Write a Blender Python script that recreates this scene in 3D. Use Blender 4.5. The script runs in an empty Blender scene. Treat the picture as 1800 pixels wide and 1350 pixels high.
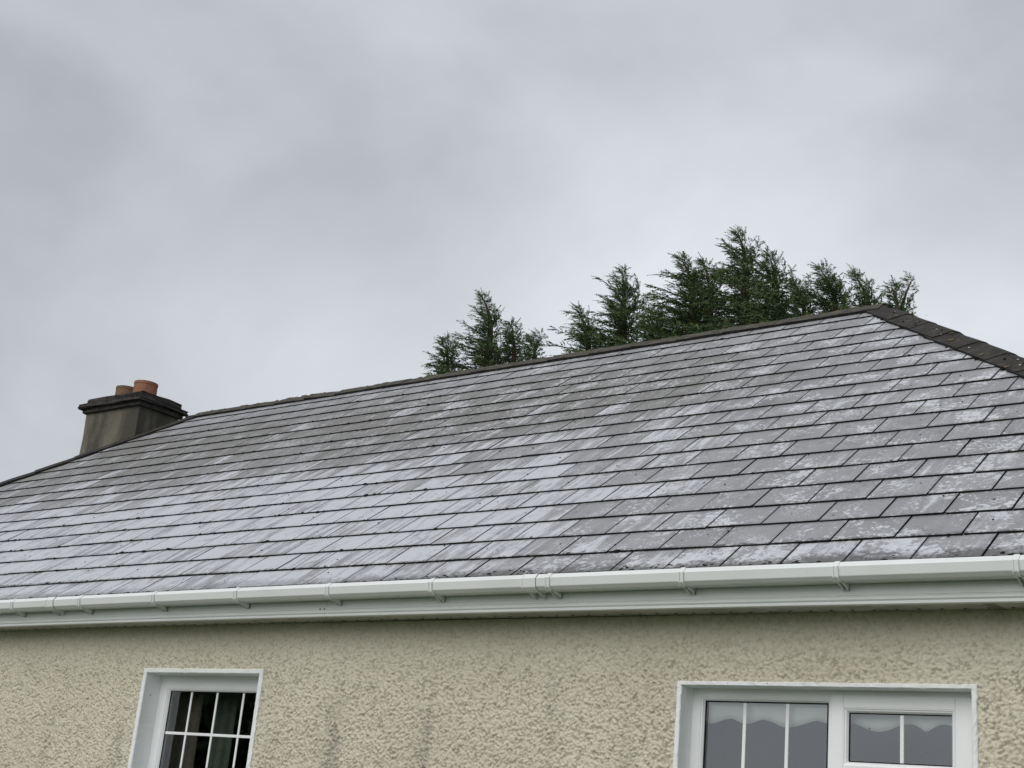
import bpy, bmesh, math, random
import numpy as np
from mathutils import Matrix, Vector

# ------------------------------------------------------------------ constants
H = 2.75                    # eave height above the ground
Q = 0.644265                # roof pitch (36.9 deg)
CQ, SQ = math.cos(Q), math.sin(Q)
W, G = 0.30, 0.23835        # slate width, course gauge
SR = 19.05 * G              # slope length eave -> ridge
YR, ZR = SR * CQ, SR * SQ   # ridge position
XRL, XRR = -8.94, -1.23     # ridge ends
XEL, XER = XRL - YR, XRR + YR
YW = 0.25                   # wall face
rng = random.Random(7)
nr = np.random.default_rng(11)
scene = bpy.context.scene
COL = scene.collection

# ------------------------------------------------------------------ camera
RC = np.array([[0.7931161, 0.60245338, 0.0895364],
               [-0.11741491, 0.29548119, -0.9481058],
               [-0.59764587, 0.74144507, 0.3050879]])
CP = np.array([2.66659, -5.50044, -1.19527 + H])
FPX = 2435.68
cam = bpy.data.cameras.new("camera")
cam.sensor_width = 36.0
cam.lens = FPX / 1800 * 36
cam.clip_end = 2000
camo = bpy.data.objects.new("camera", cam)
COL.objects.link(camo)
m = Matrix.Identity(4)
for i in range(3):
    m[i][0] = RC[0][i]; m[i][1] = -RC[1][i]; m[i][2] = -RC[2][i]; m[i][3] = CP[i]
camo.matrix_world = m
scene.camera = camo

def ray_y(u, v, Y):
    d = RC.T @ np.array([(u - 900) / FPX, (v - 675) / FPX, 1.0])
    return CP + d * (Y - CP[1]) / d[1]

# ------------------------------------------------------------------ light
SUN_EL, SUN_AZ = math.radians(58), math.radians(200)
world = bpy.data.worlds.new("World"); scene.world = world
world.use_nodes = True
nt = world.node_tree; nt.nodes.clear()
def N(nt, t, **k):
    n = nt.nodes.new(t)
    for a, b in k.items():
        if a == 'inputs':
            for i, v in b.items(): n.inputs[i].default_value = v
        else: setattr(n, a, b)
    return n
sky = N(nt, 'ShaderNodeTexSky', sky_type='NISHITA', sun_disc=False, sun_elevation=SUN_EL, sun_rotation=SUN_AZ)
skys = N(nt, 'ShaderNodeVectorMath', operation='SCALE', inputs={3: 0.1}); nt.links.new(sky.outputs[0], skys.inputs[0])
tc = N(nt, 'ShaderNodeTexCoord')
mp = N(nt, 'ShaderNodeMapping', inputs={1: (1.7, 3.9, 6.6), 3: (1.0, 1.0, 1.35)})
nt.links.new(tc.outputs['Generated'], mp.inputs[0])
n1 = N(nt, 'ShaderNodeTexNoise', inputs={'Scale': 2.1, 'Detail': 6.0, 'Roughness': 0.50, 'Distortion': 0.30})
n2 = N(nt, 'ShaderNodeTexNoise', inputs={'Scale': 0.95, 'Detail': 2.0, 'Roughness': 0.5})
nt.links.new(mp.outputs[0], n1.inputs['Vector']); nt.links.new(mp.outputs[0], n2.inputs['Vector'])
mxn = N(nt, 'ShaderNodeMath', operation='MULTIPLY_ADD', inputs={1: 0.5}); nt.links.new(n1.outputs[0], mxn.inputs[0])
h2 = N(nt, 'ShaderNodeMath', operation='MULTIPLY', inputs={1: 0.5}); nt.links.new(n2.outputs[0], h2.inputs[0])
nt.links.new(h2.outputs[0], mxn.inputs[2])
ramp = N(nt, 'ShaderNodeValToRGB')
ramp.color_ramp.elements[0].position = 0.385; ramp.color_ramp.elements[0].color = (0.305, 0.322, 0.350, 1)
ramp.color_ramp.elements[1].position = 0.635; ramp.color_ramp.elements[1].color = (0.695, 0.718, 0.762, 1)
nt.links.new(mxn.outputs[0], ramp.inputs[0])
mixs = N(nt, 'ShaderNodeMix', data_type='RGBA', inputs={0: 0.95})
nt.links.new(skys.outputs[0], mixs.inputs[6]); nt.links.new(ramp.outputs[0], mixs.inputs[7])
bg = N(nt, 'ShaderNodeBackground', inputs={1: 1.0}); nt.links.new(mixs.outputs[2], bg.inputs[0])
wo = N(nt, 'ShaderNodeOutputWorld'); nt.links.new(bg.outputs[0], wo.inputs[0])

sl = bpy.data.lights.new("sun", 'SUN'); sl.energy = 1.5; sl.angle = math.radians(60); sl.color = (1, 0.97, 0.93)
slo = bpy.data.objects.new("sun", sl); COL.objects.link(slo)
sd = Vector((-0.10, -0.79, 0.61))     # towards the sun
slo.rotation_euler = sd.to_track_quat('Z', 'Y').to_euler()
sky.sun_elevation = math.asin(sd.normalized().z)
sky.sun_rotation = math.atan2(sd.x, sd.y)

vs = scene.view_settings
vs.view_transform = 'Standard'; vs.look = 'None'; vs.exposure = 0.25; vs.gamma = 1.0; vs.use_curve_mapping = False

# ------------------------------------------------------------------ helpers
def newobj(name, me, parent=None, **props):
    o = bpy.data.objects.new(name, me); COL.objects.link(o)
    if parent is not None: o.parent = parent
    for k, v in props.items(): o[k] = v
    return o
def mesh_np(name, V, F, mats=(), mi=None, smooth=False):
    """V (n,3); F (m,k) all same k, or python list of tuples"""
    me = bpy.data.meshes.new(name)
    V = np.asarray(V, dtype=np.float32)
    if isinstance(F, np.ndarray):
        k = F.shape[1]
        me.vertices.add(len(V)); me.vertices.foreach_set('co', V.ravel())
        me.loops.add(F.size); me.loops.foreach_set('vertex_index', F.ravel().astype(np.int32))
        me.polygons.add(len(F)); me.polygons.foreach_set('loop_start', np.arange(0, F.size, k, dtype=np.int32))
        me.update(calc_edges=True)
    else:
        me.from_pydata([tuple(map(float, v)) for v in V], [], F)
    for mt in mats: me.materials.append(mt)
    if mi is not None: me.polygons.foreach_set('material_index', np.asarray(mi, dtype=np.int32))
    if smooth: me.polygons.foreach_set('use_smooth', np.ones(len(me.polygons), dtype=bool))
    me.update()
    return me
class MB:
    def __init__(s): s.V = []; s.F = []; s.M = []
    def add(s, V, F, mi=0):
        b = len(s.V); s.V += [tuple(map(float, v)) for v in V]; s.F += [tuple(i + b for i in f) for f in F]; s.M += [mi] * len(F)
    def box(s, x0, x1, y0, y1, z0, z1, mi=0):
        V = [(x0,y0,z0),(x1,y0,z0),(x1,y1,z0),(x0,y1,z0),(x0,y0,z1),(x1,y0,z1),(x1,y1,z1),(x0,y1,z1)]
        s.add(V, [(0,3,2,1),(4,5,6,7),(0,1,5,4),(1,2,6,5),(2,3,7,6),(3,0,4,7)], mi)
    def build(s, name, mats, parent=None, bevel=0, smooth=False, **props):
        if not isinstance(mats, (list, tuple)): mats = [mats]
        me = mesh_np(name, s.V, s.F, mats, s.M)
        if bevel:
            bm = bmesh.new(); bm.from_mesh(me)
            bmesh.ops.bevel(bm, geom=[e for e in bm.edges if len(e.link_faces) == 2 and e.calc_face_angle(0) > 0.6], offset=bevel, segments=1, affect='EDGES')
            bm.to_mesh(me); bm.free()
        if smooth: me.polygons.foreach_set('use_smooth', np.ones(len(me.polygons), dtype=bool))
        return newobj(name, me, parent, **props)
def bow(x, s=0.0):
    """the long eave is not dead straight"""
    return (0.010 - 0.00095 * min((x + 2.0) ** 2, 28.0)) * max(0.0, 1 - s / (17 * G))

# ------------------------------------------------------------------ materials
def mat(name):
    m = bpy.data.materials.new(name); m.use_nodes = True
    nt = m.node_tree; b = nt.nodes['Principled BSDF']
    return m, nt, b
def L(nt, a, b): nt.links.new(a, b)
def math_(nt, op, a, b=None, c=None, clamp=False):
    n = nt.nodes.new('ShaderNodeMath'); n.operation = op; n.use_clamp = clamp
    for i, v in enumerate((a, b, c)):
        if v is None: continue
        if isinstance(v, (int, float)): n.inputs[i].default_value = v
        else: nt.links.new(v, n.inputs[i])
    return n.outputs[0]
def sstep(nt, v, lo, hi):
    n = nt.nodes.new('ShaderNodeMapRange'); n.interpolation_type = 'SMOOTHSTEP'
    n.inputs['From Min'].default_value = lo; n.inputs['From Max'].default_value = hi
    nt.links.new(v, n.inputs['Value']); return n.outputs[0]
def mixc(nt, f, a, b, mode='MIX'):
    n = nt.nodes.new('ShaderNodeMix'); n.data_type = 'RGBA'; n.blend_type = mode
    for i, v in ((0, f), (6, a), (7, b)):
        if isinstance(v, (int, float)): n.inputs[i].default_value = v
        elif isinstance(v, tuple): n.inputs[i].default_value = (*v, 1)
        else: nt.links.new(v, n.inputs[i])
    return n.outputs[2]
def noise(nt, vec, scale, detail=3, rough=0.5, dist=0.0):
    n = N(nt, 'ShaderNodeTexNoise', inputs={'Scale': scale, 'Detail': detail, 'Roughness': rough, 'Distortion': dist})
    if vec is not None: nt.links.new(vec, n.inputs['Vector'])
    return n.outputs[0]
def comb(nt, x, y, z=0.0):
    n = nt.nodes.new('ShaderNodeCombineXYZ')
    for i, v in enumerate((x, y, z)):
        if isinstance(v, (int, float)): n.inputs[i].default_value = v
        else: nt.links.new(v, n.inputs[i])
    return n.outputs[0]
def bump(nt, b, h, strength, dist):
    n = N(nt, 'ShaderNodeBump', inputs={'Strength': strength, 'Distance': dist})
    nt.links.new(h, n.inputs['Height']); nt.links.new(n.outputs[0], b.inputs['Normal'])
def pos(nt):
    return nt.nodes.new('ShaderNodeNewGeometry').outputs['Position']

def simple(name, col, rough, var=0.12, scale=6.0, bmp=0.0, bscale=60, bdist=0.002, col2=None, lo=0.45, hi=0.7, spec=0.4):
    m, nt, b = mat(name); p = pos(nt)
    f = noise(nt, p, scale, 5, 0.6)
    c = mixc(nt, sstep(nt, f, 0.3, 0.7), tuple(x * (1 - var) for x in col), tuple(min(1, x * (1 + var)) for x in col))
    if col2: c = mixc(nt, sstep(nt, noise(nt, p, scale * 2.3, 6, 0.65), lo, hi), c, col2)
    L(nt, c, b.inputs['Base Color']); b.inputs['Roughness'].default_value = rough
    b.inputs['Specular IOR Level'].default_value = spec
    if bmp: bump(nt, b, noise(nt, p, bscale, 4, 0.6), bmp, bdist)
    return m

def slate_material():
    m, nt, b = mat("fibre_cement_slate"); p = pos(nt)
    sx = nt.nodes.new('ShaderNodeSeparateXYZ'); L(nt, p, sx.inputs[0])
    U = math_(nt, 'MULTIPLY', sx.outputs[0], 1 / W)
    z = math_(nt, 'SUBTRACT', sx.outputs[2], H)
    S = math_(nt, 'MULTIPLY', math_(nt, 'ADD', math_(nt, 'MULTIPLY', sx.outputs[1], CQ), math_(nt, 'MULTIPLY', z, SQ)), 1 / G)
    Sf = math_(nt, 'FLOOR', math_(nt, 'ADD', S, 0.004)); fr = math_(nt, 'SUBTRACT', S, Sf)
    par = math_(nt, 'FLOORED_MODULO', Sf, 2.0)
    Uf = math_(nt, 'FLOOR', math_(nt, 'ADD', U, math_(nt, 'SUBTRACT', 0.5, math_(nt, 'MULTIPLY', par, 0.5))))
    def wn(seed):
        n = N(nt, 'ShaderNodeTexWhiteNoise', noise_dimensions='3D'); L(nt, comb(nt, Uf, Sf, seed), n.inputs['Vector']); return n.outputs['Value']
    r1, r2, r3 = wn(1.5), wn(4.5), wn(8.5)
    roof = comb(nt, math_(nt, 'MULTIPLY', U, W), math_(nt, 'MULTIPLY', S, G))
    # streaks that run down the slope; each slate has its own
    st = noise(nt, comb(nt, math_(nt, 'MULTIPLY', U, W * 19), math_(nt, 'MULTIPLY', S, G * 2.2), math_(nt, 'MULTIPLY', r1, 40.0)), 1.0, 5, 0.62, 0.4)
    st2 = noise(nt, comb(nt, math_(nt, 'MULTIPLY', U, W * 5), math_(nt, 'MULTIPLY', S, G * 1.2), math_(nt, 'MULTIPLY', r2, 30.0)), 1.0, 5, 0.65, 0.5)
    # flakes of pale lichen and lifted coating
    fl = noise(nt, roof, 34, 6, 0.62, 0.7)
    flc = noise(nt, roof, 3.2, 4, 0.6)
    big = noise(nt, roof, 0.55, 3, 0.55)
    bigb = noise(nt, roof, 1.3, 4, 0.6, 0.6)
    fine = noise(nt, roof, 90, 4, 0.7)
    def sub(a, k): return math_(nt, 'SUBTRACT', a, k)
    # zones on the slope
    Sw = math_(nt, 'ADD', S, math_(nt, 'MULTIPLY', sub(bigb, 0.5), 5.0))
    Sw = math_(nt, 'ADD', Sw, math_(nt, 'MULTIPLY', sub(r1, 0.5), 1.5))
    Uw = math_(nt, 'ADD', U, math_(nt, 'MULTIPLY', sub(big, 0.5), 8.0))
    Uw = math_(nt, 'ADD', Uw, math_(nt, 'MULTIPLY', sub(r2, 0.5), 2.5))
    low = math_(nt, 'SUBTRACT', 1.0, sstep(nt, Sw, 4.5, 13.0))
    left = math_(nt, 'SUBTRACT', 1.0, sstep(nt, Uw, -8.5, -2.0))
    film = math_(nt, 'MULTIPLY', low, left)
    eave = math_(nt, 'SUBTRACT', 1.0, sstep(nt, Sw, -0.6, 1.9))
    film = math_(nt, 'MAXIMUM', film, math_(nt, 'MULTIPLY', eave, 0.72))
    film = math_(nt, 'MAXIMUM', film, math_(nt, 'MULTIPLY', sstep(nt, bigb, 0.52, 0.75), 0.45))
    # base greys
    base = mixc(nt, r1, BASE_A, BASE_B)
    base = mixc(nt, math_(nt, 'MULTIPLY', sstep(nt, st2, 0.35, 0.75), 0.5), base, BASE_C)
    hi = math_(nt, 'MULTIPLY', sstep(nt, Sw, 6.0, 12.5), sstep(nt, math_(nt, 'MULTIPLY', Uw, -1.0), 3.0, 9.0))
    ol = math_(nt, 'MULTIPLY', hi, math_(nt, 'SUBTRACT', 1.0, sstep(nt, Sw, 14.5, 19.0)))
    base = mixc(nt, math_(nt, 'MULTIPLY', ol, math_(nt, 'MULTIPLY_ADD', st2, 0.9, 0.35)), base, OLIVE)
    grime = math_(nt, 'MULTIPLY', sstep(nt, math_(nt, 'ADD', bigb, math_(nt, 'MULTIPLY', sub(fl, 0.5), 0.3)), 0.55, 0.75), sstep(nt, S, 5.0, 10.0))
    base = mixc(nt, math_(nt, 'MULTIPLY', grime, 0.7), base, BROWN)
    # film coverage
    k = math_(nt, 'ADD', math_(nt, 'MULTIPLY', film, 0.50), math_(nt, 'MULTIPLY', sub(st, 0.5), 1.7))
    k = math_(nt, 'ADD', k, math_(nt, 'MULTIPLY', sub(r3, 0.5), 0.36))
    k = math_(nt, 'ADD', k, math_(nt, 'MULTIPLY', sub(fl, 0.5), 0.30))
    kf = sstep(nt, k, 0.34, 0.41)
    film2 = math_(nt, 'MULTIPLY', sstep(nt, k, 0.10, 0.40), 0.42)
    c = mixc(nt, film2, base, FILM)
    c = mixc(nt, math_(nt, 'MULTIPLY', kf, math_(nt, 'MULTIPLY_ADD', fine, 0.5, 0.55)), c, FILM)
    # flakes
    fz = math_(nt, 'MAXIMUM', sstep(nt, U, -9.5, -3.0), math_(nt, 'MULTIPLY', math_(nt, 'MULTIPLY', sstep(nt, U, -26.0, -14.0), sstep(nt, S, 9.0, 12.0)), 0.75))
    fk = math_(nt, 'ADD', math_(nt, 'MULTIPLY', sub(fl, 0.5), 1.0), math_(nt, 'MULTIPLY', sub(flc, 0.5), 1.1))
    fk = math_(nt, 'ADD', fk, math_(nt, 'MULTIPLY', sub(r3, 0.5), 0.06))
    fk = math_(nt, 'ADD', fk, math_(nt, 'MULTIPLY', eave, 0.14))
    fm = math_(nt, 'MULTIPLY', sstep(nt, fk, 0.075, 0.15), math_(nt, 'MULTIPLY_ADD', fz, 0.8, 0.12))
    c = mixc(nt, fm, c, FLAKE)
    f3 = noise(nt, roof, 75, 5, 0.6, 0.5)
    f3 = math_(nt, 'ADD', math_(nt, 'MULTIPLY', sub(f3, 0.5), 1.0), math_(nt, 'MULTIPLY', sub(noise(nt, roof, 5.5, 4, 0.65), 0.5), 0.9))
    c = mixc(nt, math_(nt, 'MULTIPLY', sstep(nt, f3, 0.11, 0.17), 0.55), c, FLAKE)
    f4 = math_(nt, 'ADD', st2, math_(nt, 'MULTIPLY', sub(fl, 0.5), 0.5))
    c = mixc(nt, math_(nt, 'MULTIPLY', sstep(nt, f4, 0.60, 0.72), 0.35), c, (0.17, 0.168, 0.166))
    # dirt along the tail of each slate and at the eave
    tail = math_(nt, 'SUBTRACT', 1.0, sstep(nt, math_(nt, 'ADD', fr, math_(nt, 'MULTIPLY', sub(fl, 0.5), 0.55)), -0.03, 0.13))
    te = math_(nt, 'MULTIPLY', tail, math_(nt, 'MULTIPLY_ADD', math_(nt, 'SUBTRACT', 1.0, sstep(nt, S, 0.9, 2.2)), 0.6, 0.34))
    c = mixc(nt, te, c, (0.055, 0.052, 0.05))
    uo = math_(nt, 'SUBTRACT', math_(nt, 'ADD', U, math_(nt, 'SUBTRACT', 0.5, math_(nt, 'MULTIPLY', par, 0.5))), Uf)
    ed = math_(nt, 'MINIMUM', uo, math_(nt, 'SUBTRACT', 1.0, uo))
    sidem = math_(nt, 'SUBTRACT', 1.0, sstep(nt, math_(nt, 'ADD', ed, math_(nt, 'MULTIPLY', sub(fl, 0.5), 0.05)), 0.012, 0.042))
    c = mixc(nt, math_(nt, 'MULTIPLY', sidem, 0.55), c, (0.085, 0.083, 0.082))
    eg = math_(nt, 'ADD', S, math_(nt, 'ADD', math_(nt, 'MULTIPLY', sub(flc, 0.5), 1.1), math_(nt, 'MULTIPLY', sub(fl, 0.5), 0.8)))
    eg = math_(nt, 'MULTIPLY', math_(nt, 'SUBTRACT', 1.0, sstep(nt, eg, 0.12, 0.50)), math_(nt, 'MULTIPLY_ADD', sstep(nt, U, -12.0, -6.0), 0.45, 0.4))
    c = mixc(nt, eg, c, (0.07, 0.066, 0.063))
    c = mixc(nt, math_(nt, 'MULTIPLY', sstep(nt, fine, 0.62, 0.8), 0.25), c, (0.12, 0.12, 0.115))
    c = mixc(nt, math_(nt, 'MULTIPLY', sstep(nt, noise(nt, roof, 7.5, 6, 0.7, 0.5), 0.50, 0.72), 0.42), c, (0.10, 0.098, 0.095))
    L(nt, c, b.inputs['Base Color'])
    rg = math_(nt, 'MULTIPLY_ADD', st2, 0.3, 0.36); L(nt, rg, b.inputs['Roughness'])
    b.inputs['Specular IOR Level'].default_value = 0.5
    bump(nt, b, math_(nt, 'ADD', math_(nt, 'MULTIPLY', fine, 0.5), math_(nt, 'MULTIPLY', fl, 0.5)), 0.35, 0.002)
    return m
BASE_A = (0.222, 0.225, 0.234); BASE_B = (0.262, 0.265, 0.274); BASE_C = (0.312, 0.316, 0.33)
OLIVE = (0.145, 0.14, 0.124); BROWN = (0.115, 0.109, 0.102)
FILM = (0.528, 0.54, 0.582); FLAKE = (0.555, 0.57, 0.603)

M_slate = slate_material()
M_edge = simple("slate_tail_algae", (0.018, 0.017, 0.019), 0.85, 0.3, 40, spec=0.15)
M_tedge = simple('tile_edge_dark', (0.024, 0.023, 0.023), 0.9, 0.4, 30, 0.6, 80, 0.004, spec=0.15)  # near-black tone for tile edges, ends and undersides
M_under = simple("roofing_felt", (0.015, 0.015, 0.016), 0.9, spec=0.1)
M_ridge = simple("weathered_concrete_ridge", (0.062, 0.058, 0.05), 0.85, 0.35, 9, 0.8, 90, 0.005, (0.115, 0.105, 0.055), 0.52, 0.68, spec=0.25)
M_hip = simple("dark_concrete_hip", (0.030, 0.027, 0.024), 0.85, 0.35, 7, 0.8, 100, 0.004, (0.062, 0.056, 0.045), 0.52, 0.7, spec=0.3)
M_moss = simple("dark_moss", (0.016, 0.017, 0.013), 0.95, 0.5, 60, spec=0.1)
M_gmoss = simple("ridge_moss", (0.10, 0.095, 0.035), 0.95, 0.5, 30, 0.8, 150, 0.004, (0.05, 0.06, 0.02), spec=0.1)
M_lich = simple("orange_lichen", (0.15, 0.12, 0.065), 0.9, 0.25, 60, spec=0.1)
M_lichw = simple("white_lichen", (0.5, 0.5, 0.46), 0.9, 0.15, 60, spec=0.1)
def pvc_material():
    m, nt, b = mat("white_upvc"); p = pos(nt)
    g = sstep(nt, noise(nt, p, 2.2, 6, 0.65), 0.42, 0.72)
    c = mixc(nt, math_(nt, 'MULTIPLY', g, 0.3), (0.755, 0.775, 0.765), (0.60, 0.625, 0.59))
    sp = sstep(nt, noise(nt, p, 55, 3, 0.6), 0.70, 0.76)
    c = mixc(nt, math_(nt, 'MULTIPLY', sp, 0.35), c, (0.2, 0.21, 0.18))
    L(nt, c, b.inputs['Base Color']); b.inputs['Roughness'].default_value = 0.32
    bump(nt, b, noise(nt, p, 3.0, 3), 0.08, 0.01)
    return m
M_pvc = pvc_material()
M_winpvc = simple("window_upvc", (0.88, 0.89, 0.90), 0.25, 0.03, 3)
M_soffit = simple("dirty_soffit", (0.40, 0.40, 0.365), 0.6, 0.2, 5, col2=(0.16, 0.155, 0.13), lo=0.5, hi=0.75)
M_soffd = simple('soffit_joint_grime', (0.17, 0.165, 0.145), 0.7, 0.2, 9)
M_dark = simple("dark_recess", (0.012, 0.012, 0.012), 0.9, spec=0.1)
def paint_material():
    m, nt, b = mat("white_masonry_paint"); p = pos(nt)
    c = mixc(nt, sstep(nt, noise(nt, p, 4, 5, 0.6), 0.35, 0.75), (0.88, 0.895, 0.90), (0.80, 0.81, 0.81))
    chip = sstep(nt, noise(nt, p, 48, 4, 0.6), 0.68, 0.71)
    c = mixc(nt, math_(nt, 'MULTIPLY', chip, 0.75), c, (0.30, 0.29, 0.26))
    L(nt, c, b.inputs['Base Color']); b.inputs['Roughness'].default_value = 0.7
    bump(nt, b, noise(nt, p, 130, 4, 0.6), 0.5, 0.003)
    return m
M_paint = paint_material()
def wall_material():
    m, nt, b = mat("cream_roughcast"); p = pos(nt)
    sx = nt.nodes.new('ShaderNodeSeparateXYZ'); L(nt, p, sx.inputs[0])
    c = mixc(nt, sstep(nt, noise(nt, p, 1.1, 5, 0.6), 0.3, 0.7), (0.588, 0.553, 0.437), (0.665, 0.628, 0.51))
    c = mixc(nt, math_(nt, 'MULTIPLY', sstep(nt, noise(nt, p, 38, 4, 0.6), 0.45, 0.7), 0.35), c, (0.77, 0.735, 0.615))
    # shade painted into the pits to deepen the relief, and long run-off stains
    at = N(nt, 'ShaderNodeAttribute', attribute_name='pit')
    c = mixc(nt, math_(nt, 'MULTIPLY', at.outputs['Fac'], 0.6), c, (0.17, 0.152, 0.112))
    stv = comb(nt, math_(nt, 'MULTIPLY', sx.outputs[0], 2.3), 0.0, math_(nt, 'MULTIPLY', sx.outputs[2], 0.45))
    stn = math_(nt, 'ADD', math_(nt, 'MULTIPLY', noise(nt, stv, 1.6, 4, 0.6), 0.7), math_(nt, 'MULTIPLY', noise(nt, p, 14, 5, 0.7), 0.3))
    c = mixc(nt, math_(nt, 'MULTIPLY', math_(nt, 'MULTIPLY', sstep(nt, stn, 0.57, 0.72), math_(nt, 'SUBTRACT', 1.0, sstep(nt, math_(nt, 'ADD', sx.outputs[2], math_(nt, 'MULTIPLY', noise(nt, p, 6, 4, 0.6), 0.35)), H - .45, H - .15))), 0.45), c, (0.27, 0.255, 0.215))
    c = mixc(nt, math_(nt, 'MULTIPLY', sstep(nt, noise(nt, p, 70, 3, 0.5), 0.72, 0.76), 0.6), c, (0.12, 0.11, 0.085))
    wob = math_(nt, 'MULTIPLY', math_(nt, 'SUBTRACT', noise(nt, p, 5, 4, 0.6), 0.5), 0.22)
    rough = noise(nt, p, 45, 4, 0.7)
    for (xc, wd, zt_, k_) in ((-3.02, 0.13, -0.50, 0.75), (-2.31, 0.035, -0.46, 0.85), (-2.36, 0.12, -0.62, 0.5), (-4.93, 0.10, -0.62, 0.6), (-1.05, 0.07, -0.55, 0.35), (-5.7, 0.12, -0.55, 0.3), (-3.50, 0.10, -0.70, 0.4), (0.76, 0.06, -0.55, 0.35)):
        dx_ = math_(nt, 'ABSOLUTE', math_(nt, 'ADD', math_(nt, 'SUBTRACT', sx.outputs[0], xc), wob))
        mk = math_(nt, 'MULTIPLY', math_(nt, 'SUBTRACT', 1.0, sstep(nt, dx_, 0.0, wd)), math_(nt, 'SUBTRACT', 1.0, sstep(nt, sx.outputs[2], H + zt_ - .30, H + zt_ + .05)))
        c = mixc(nt, math_(nt, 'MULTIPLY', math_(nt, 'MULTIPLY', mk, sstep(nt, rough, 0.36, 0.62)), k_), c, (0.235, 0.225, 0.195))
    L(nt, c, b.inputs['Base Color']); b.inputs['Roughness'].default_value = 0.92
    b.inputs['Specular IOR Level'].default_value = 0.2
    bump(nt, b, noise(nt, p, 160, 4, 0.65), 0.6, 0.003)
    return m
M_wall = wall_material()
def glass_material():
    m, nt, b = mat("double_glazing"); nt.nodes.remove(b)
    lw = N(nt, 'ShaderNodeLayerWeight', inputs={0: 0.5})
    f5 = math_(nt, 'POWER', lw.outputs['Facing'], 4.0)
    R = math_(nt, 'MULTIPLY_ADD', f5, 0.8, 0.205, clamp=True)
    p = pos(nt)
    gl = N(nt, 'ShaderNodeBsdfGlossy', inputs={'Roughness': 0.0, 'Color': (0.95, 0.97, 1.0, 1)})
    tr = N(nt, 'ShaderNodeBsdfTransparent', inputs={'Color': (0.86, 0.89, 0.88, 1)})
    mx = nt.nodes.new('ShaderNodeMixShader'); L(nt, R, mx.inputs[0]); L(nt, tr.outputs[0], mx.inputs[1]); L(nt, gl.outputs[0], mx.inputs[2])
    df = N(nt, 'ShaderNodeBsdfDiffuse', inputs={'Color': (0.10, 0.10, 0.09, 1)})
    mx2 = nt.nodes.new('ShaderNodeMixShader')
    L(nt, math_(nt, 'MULTIPLY', sstep(nt, noise(nt, p, 42, 2, 0.5), 0.74, 0.77), 0.7), mx2.inputs[0])
    L(nt, mx.outputs[0], mx2.inputs[1]); L(nt, df.outputs[0], mx2.inputs[2])
    L(nt, mx2.outputs[0], nt.nodes['Material Output'].inputs[0])
    return m
M_glass = glass_material()
def chimney_material():
    m, nt, b = mat("chimney_render"); p = pos(nt)
    sx = nt.nodes.new('ShaderNodeSeparateXYZ'); L(nt, p, sx.inputs[0])
    v = comb(nt, math_(nt, 'MULTIPLY', sx.outputs[0], 3.2), math_(nt, 'MULTIPLY', sx.outputs[1], 3.2), math_(nt, 'MULTIPLY', sx.outputs[2], 1.1))
    a = noise(nt, v, 1.0, 6, 0.62, 0.3); f = noise(nt, p, 22, 5, 0.65)
    c = mixc(nt, f, (0.135, 0.127, 0.097), (0.20, 0.188, 0.148))
    k = math_(nt, 'ADD', a, math_(nt, 'MULTIPLY', sstep(nt, sx.outputs[0], -9.85, -9.40), 0.22))
    k = math_(nt, 'ADD', k, math_(nt, 'MULTIPLY', math_(nt, 'SUBTRACT', f, 0.5), 0.16))
    c = mixc(nt, math_(nt, 'MULTIPLY', sstep(nt, k, 0.46, 0.70), 0.88), c, (0.055, 0.053, 0.045))
    L(nt, c, b.inputs['Base Color']); b.inputs['Roughness'].default_value = 0.92; b.inputs['Specular IOR Level'].default_value = 0.2
    bump(nt, b, f, 0.6, 0.008)
    return m
M_render = chimney_material()
M_cap = simple("chimney_cap", (0.045, 0.042, 0.04), 0.9, 0.35, 12, 0.9, 50, 0.012, (0.09, 0.085, 0.07), 0.52, 0.7, spec=0.2)
M_pot = simple("terracotta", (0.27, 0.125, 0.078), 0.8, 0.15, 9, 0.3, 50, 0.004, (0.22, 0.095, 0.06), spec=0.25)
M_pot2 = simple("sooty_terracotta", (0.17, 0.105, 0.065), 0.85, 0.25, 9, 0.3, 50, 0.004, (0.10, 0.07, 0.045), spec=0.25)
M_blind = simple("cream_blind", (0.70, 0.71, 0.68), 0.8, 0.05, 5)
M_curt = simple("brown_curtain", (0.14, 0.118, 0.098), 0.9, 0.15, 9)
M_curt2 = simple("green_grey_curtain", (0.10, 0.115, 0.095), 0.9, 0.15, 9)
M_room = simple("dim_room", (0.20, 0.19, 0.17), 0.9)
M_bark = simple("conifer_bark", (0.075, 0.05, 0.035), 0.9, 0.3, 12, 0.6, 40, 0.01)
def foliage_material():
    m, nt, b = mat("conifer_foliage"); p = pos(nt)
    at = N(nt, 'ShaderNodeAttribute', attribute_name='tint')
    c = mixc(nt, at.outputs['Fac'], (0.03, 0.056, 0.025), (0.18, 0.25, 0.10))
    c = mixc(nt, sstep(nt, noise(nt, p, 2.2, 3, 0.6), 0.4, 0.68), c, (0.068, 0.115, 0.05))
    L(nt, c, b.inputs['Base Color']); b.inputs['Roughness'].default_value = 0.7
    b.inputs['Specular IOR Level'].default_value = 0.25
    return m
M_fol = foliage_material()
M_grass = simple("lawn", (0.06, 0.085, 0.03), 0.95, 0.3, 1.5, 0.8, 40, 0.03, (0.035, 0.055, 0.02))

# ------------------------------------------------------------------ ground
g = MB(); g.add([(-300,-300,0),(300,-300,0),(300,300,0),(-300,300,0)], [(0,1,2,3)])
g.build('ground', M_grass, kind='structure', label='lawn around the house')

# ------------------------------------------------------------------ house root
house = newobj('house', None, None, category='house', label='cream roughcast bungalow with grey slate hipped roof and white gutter')

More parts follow.
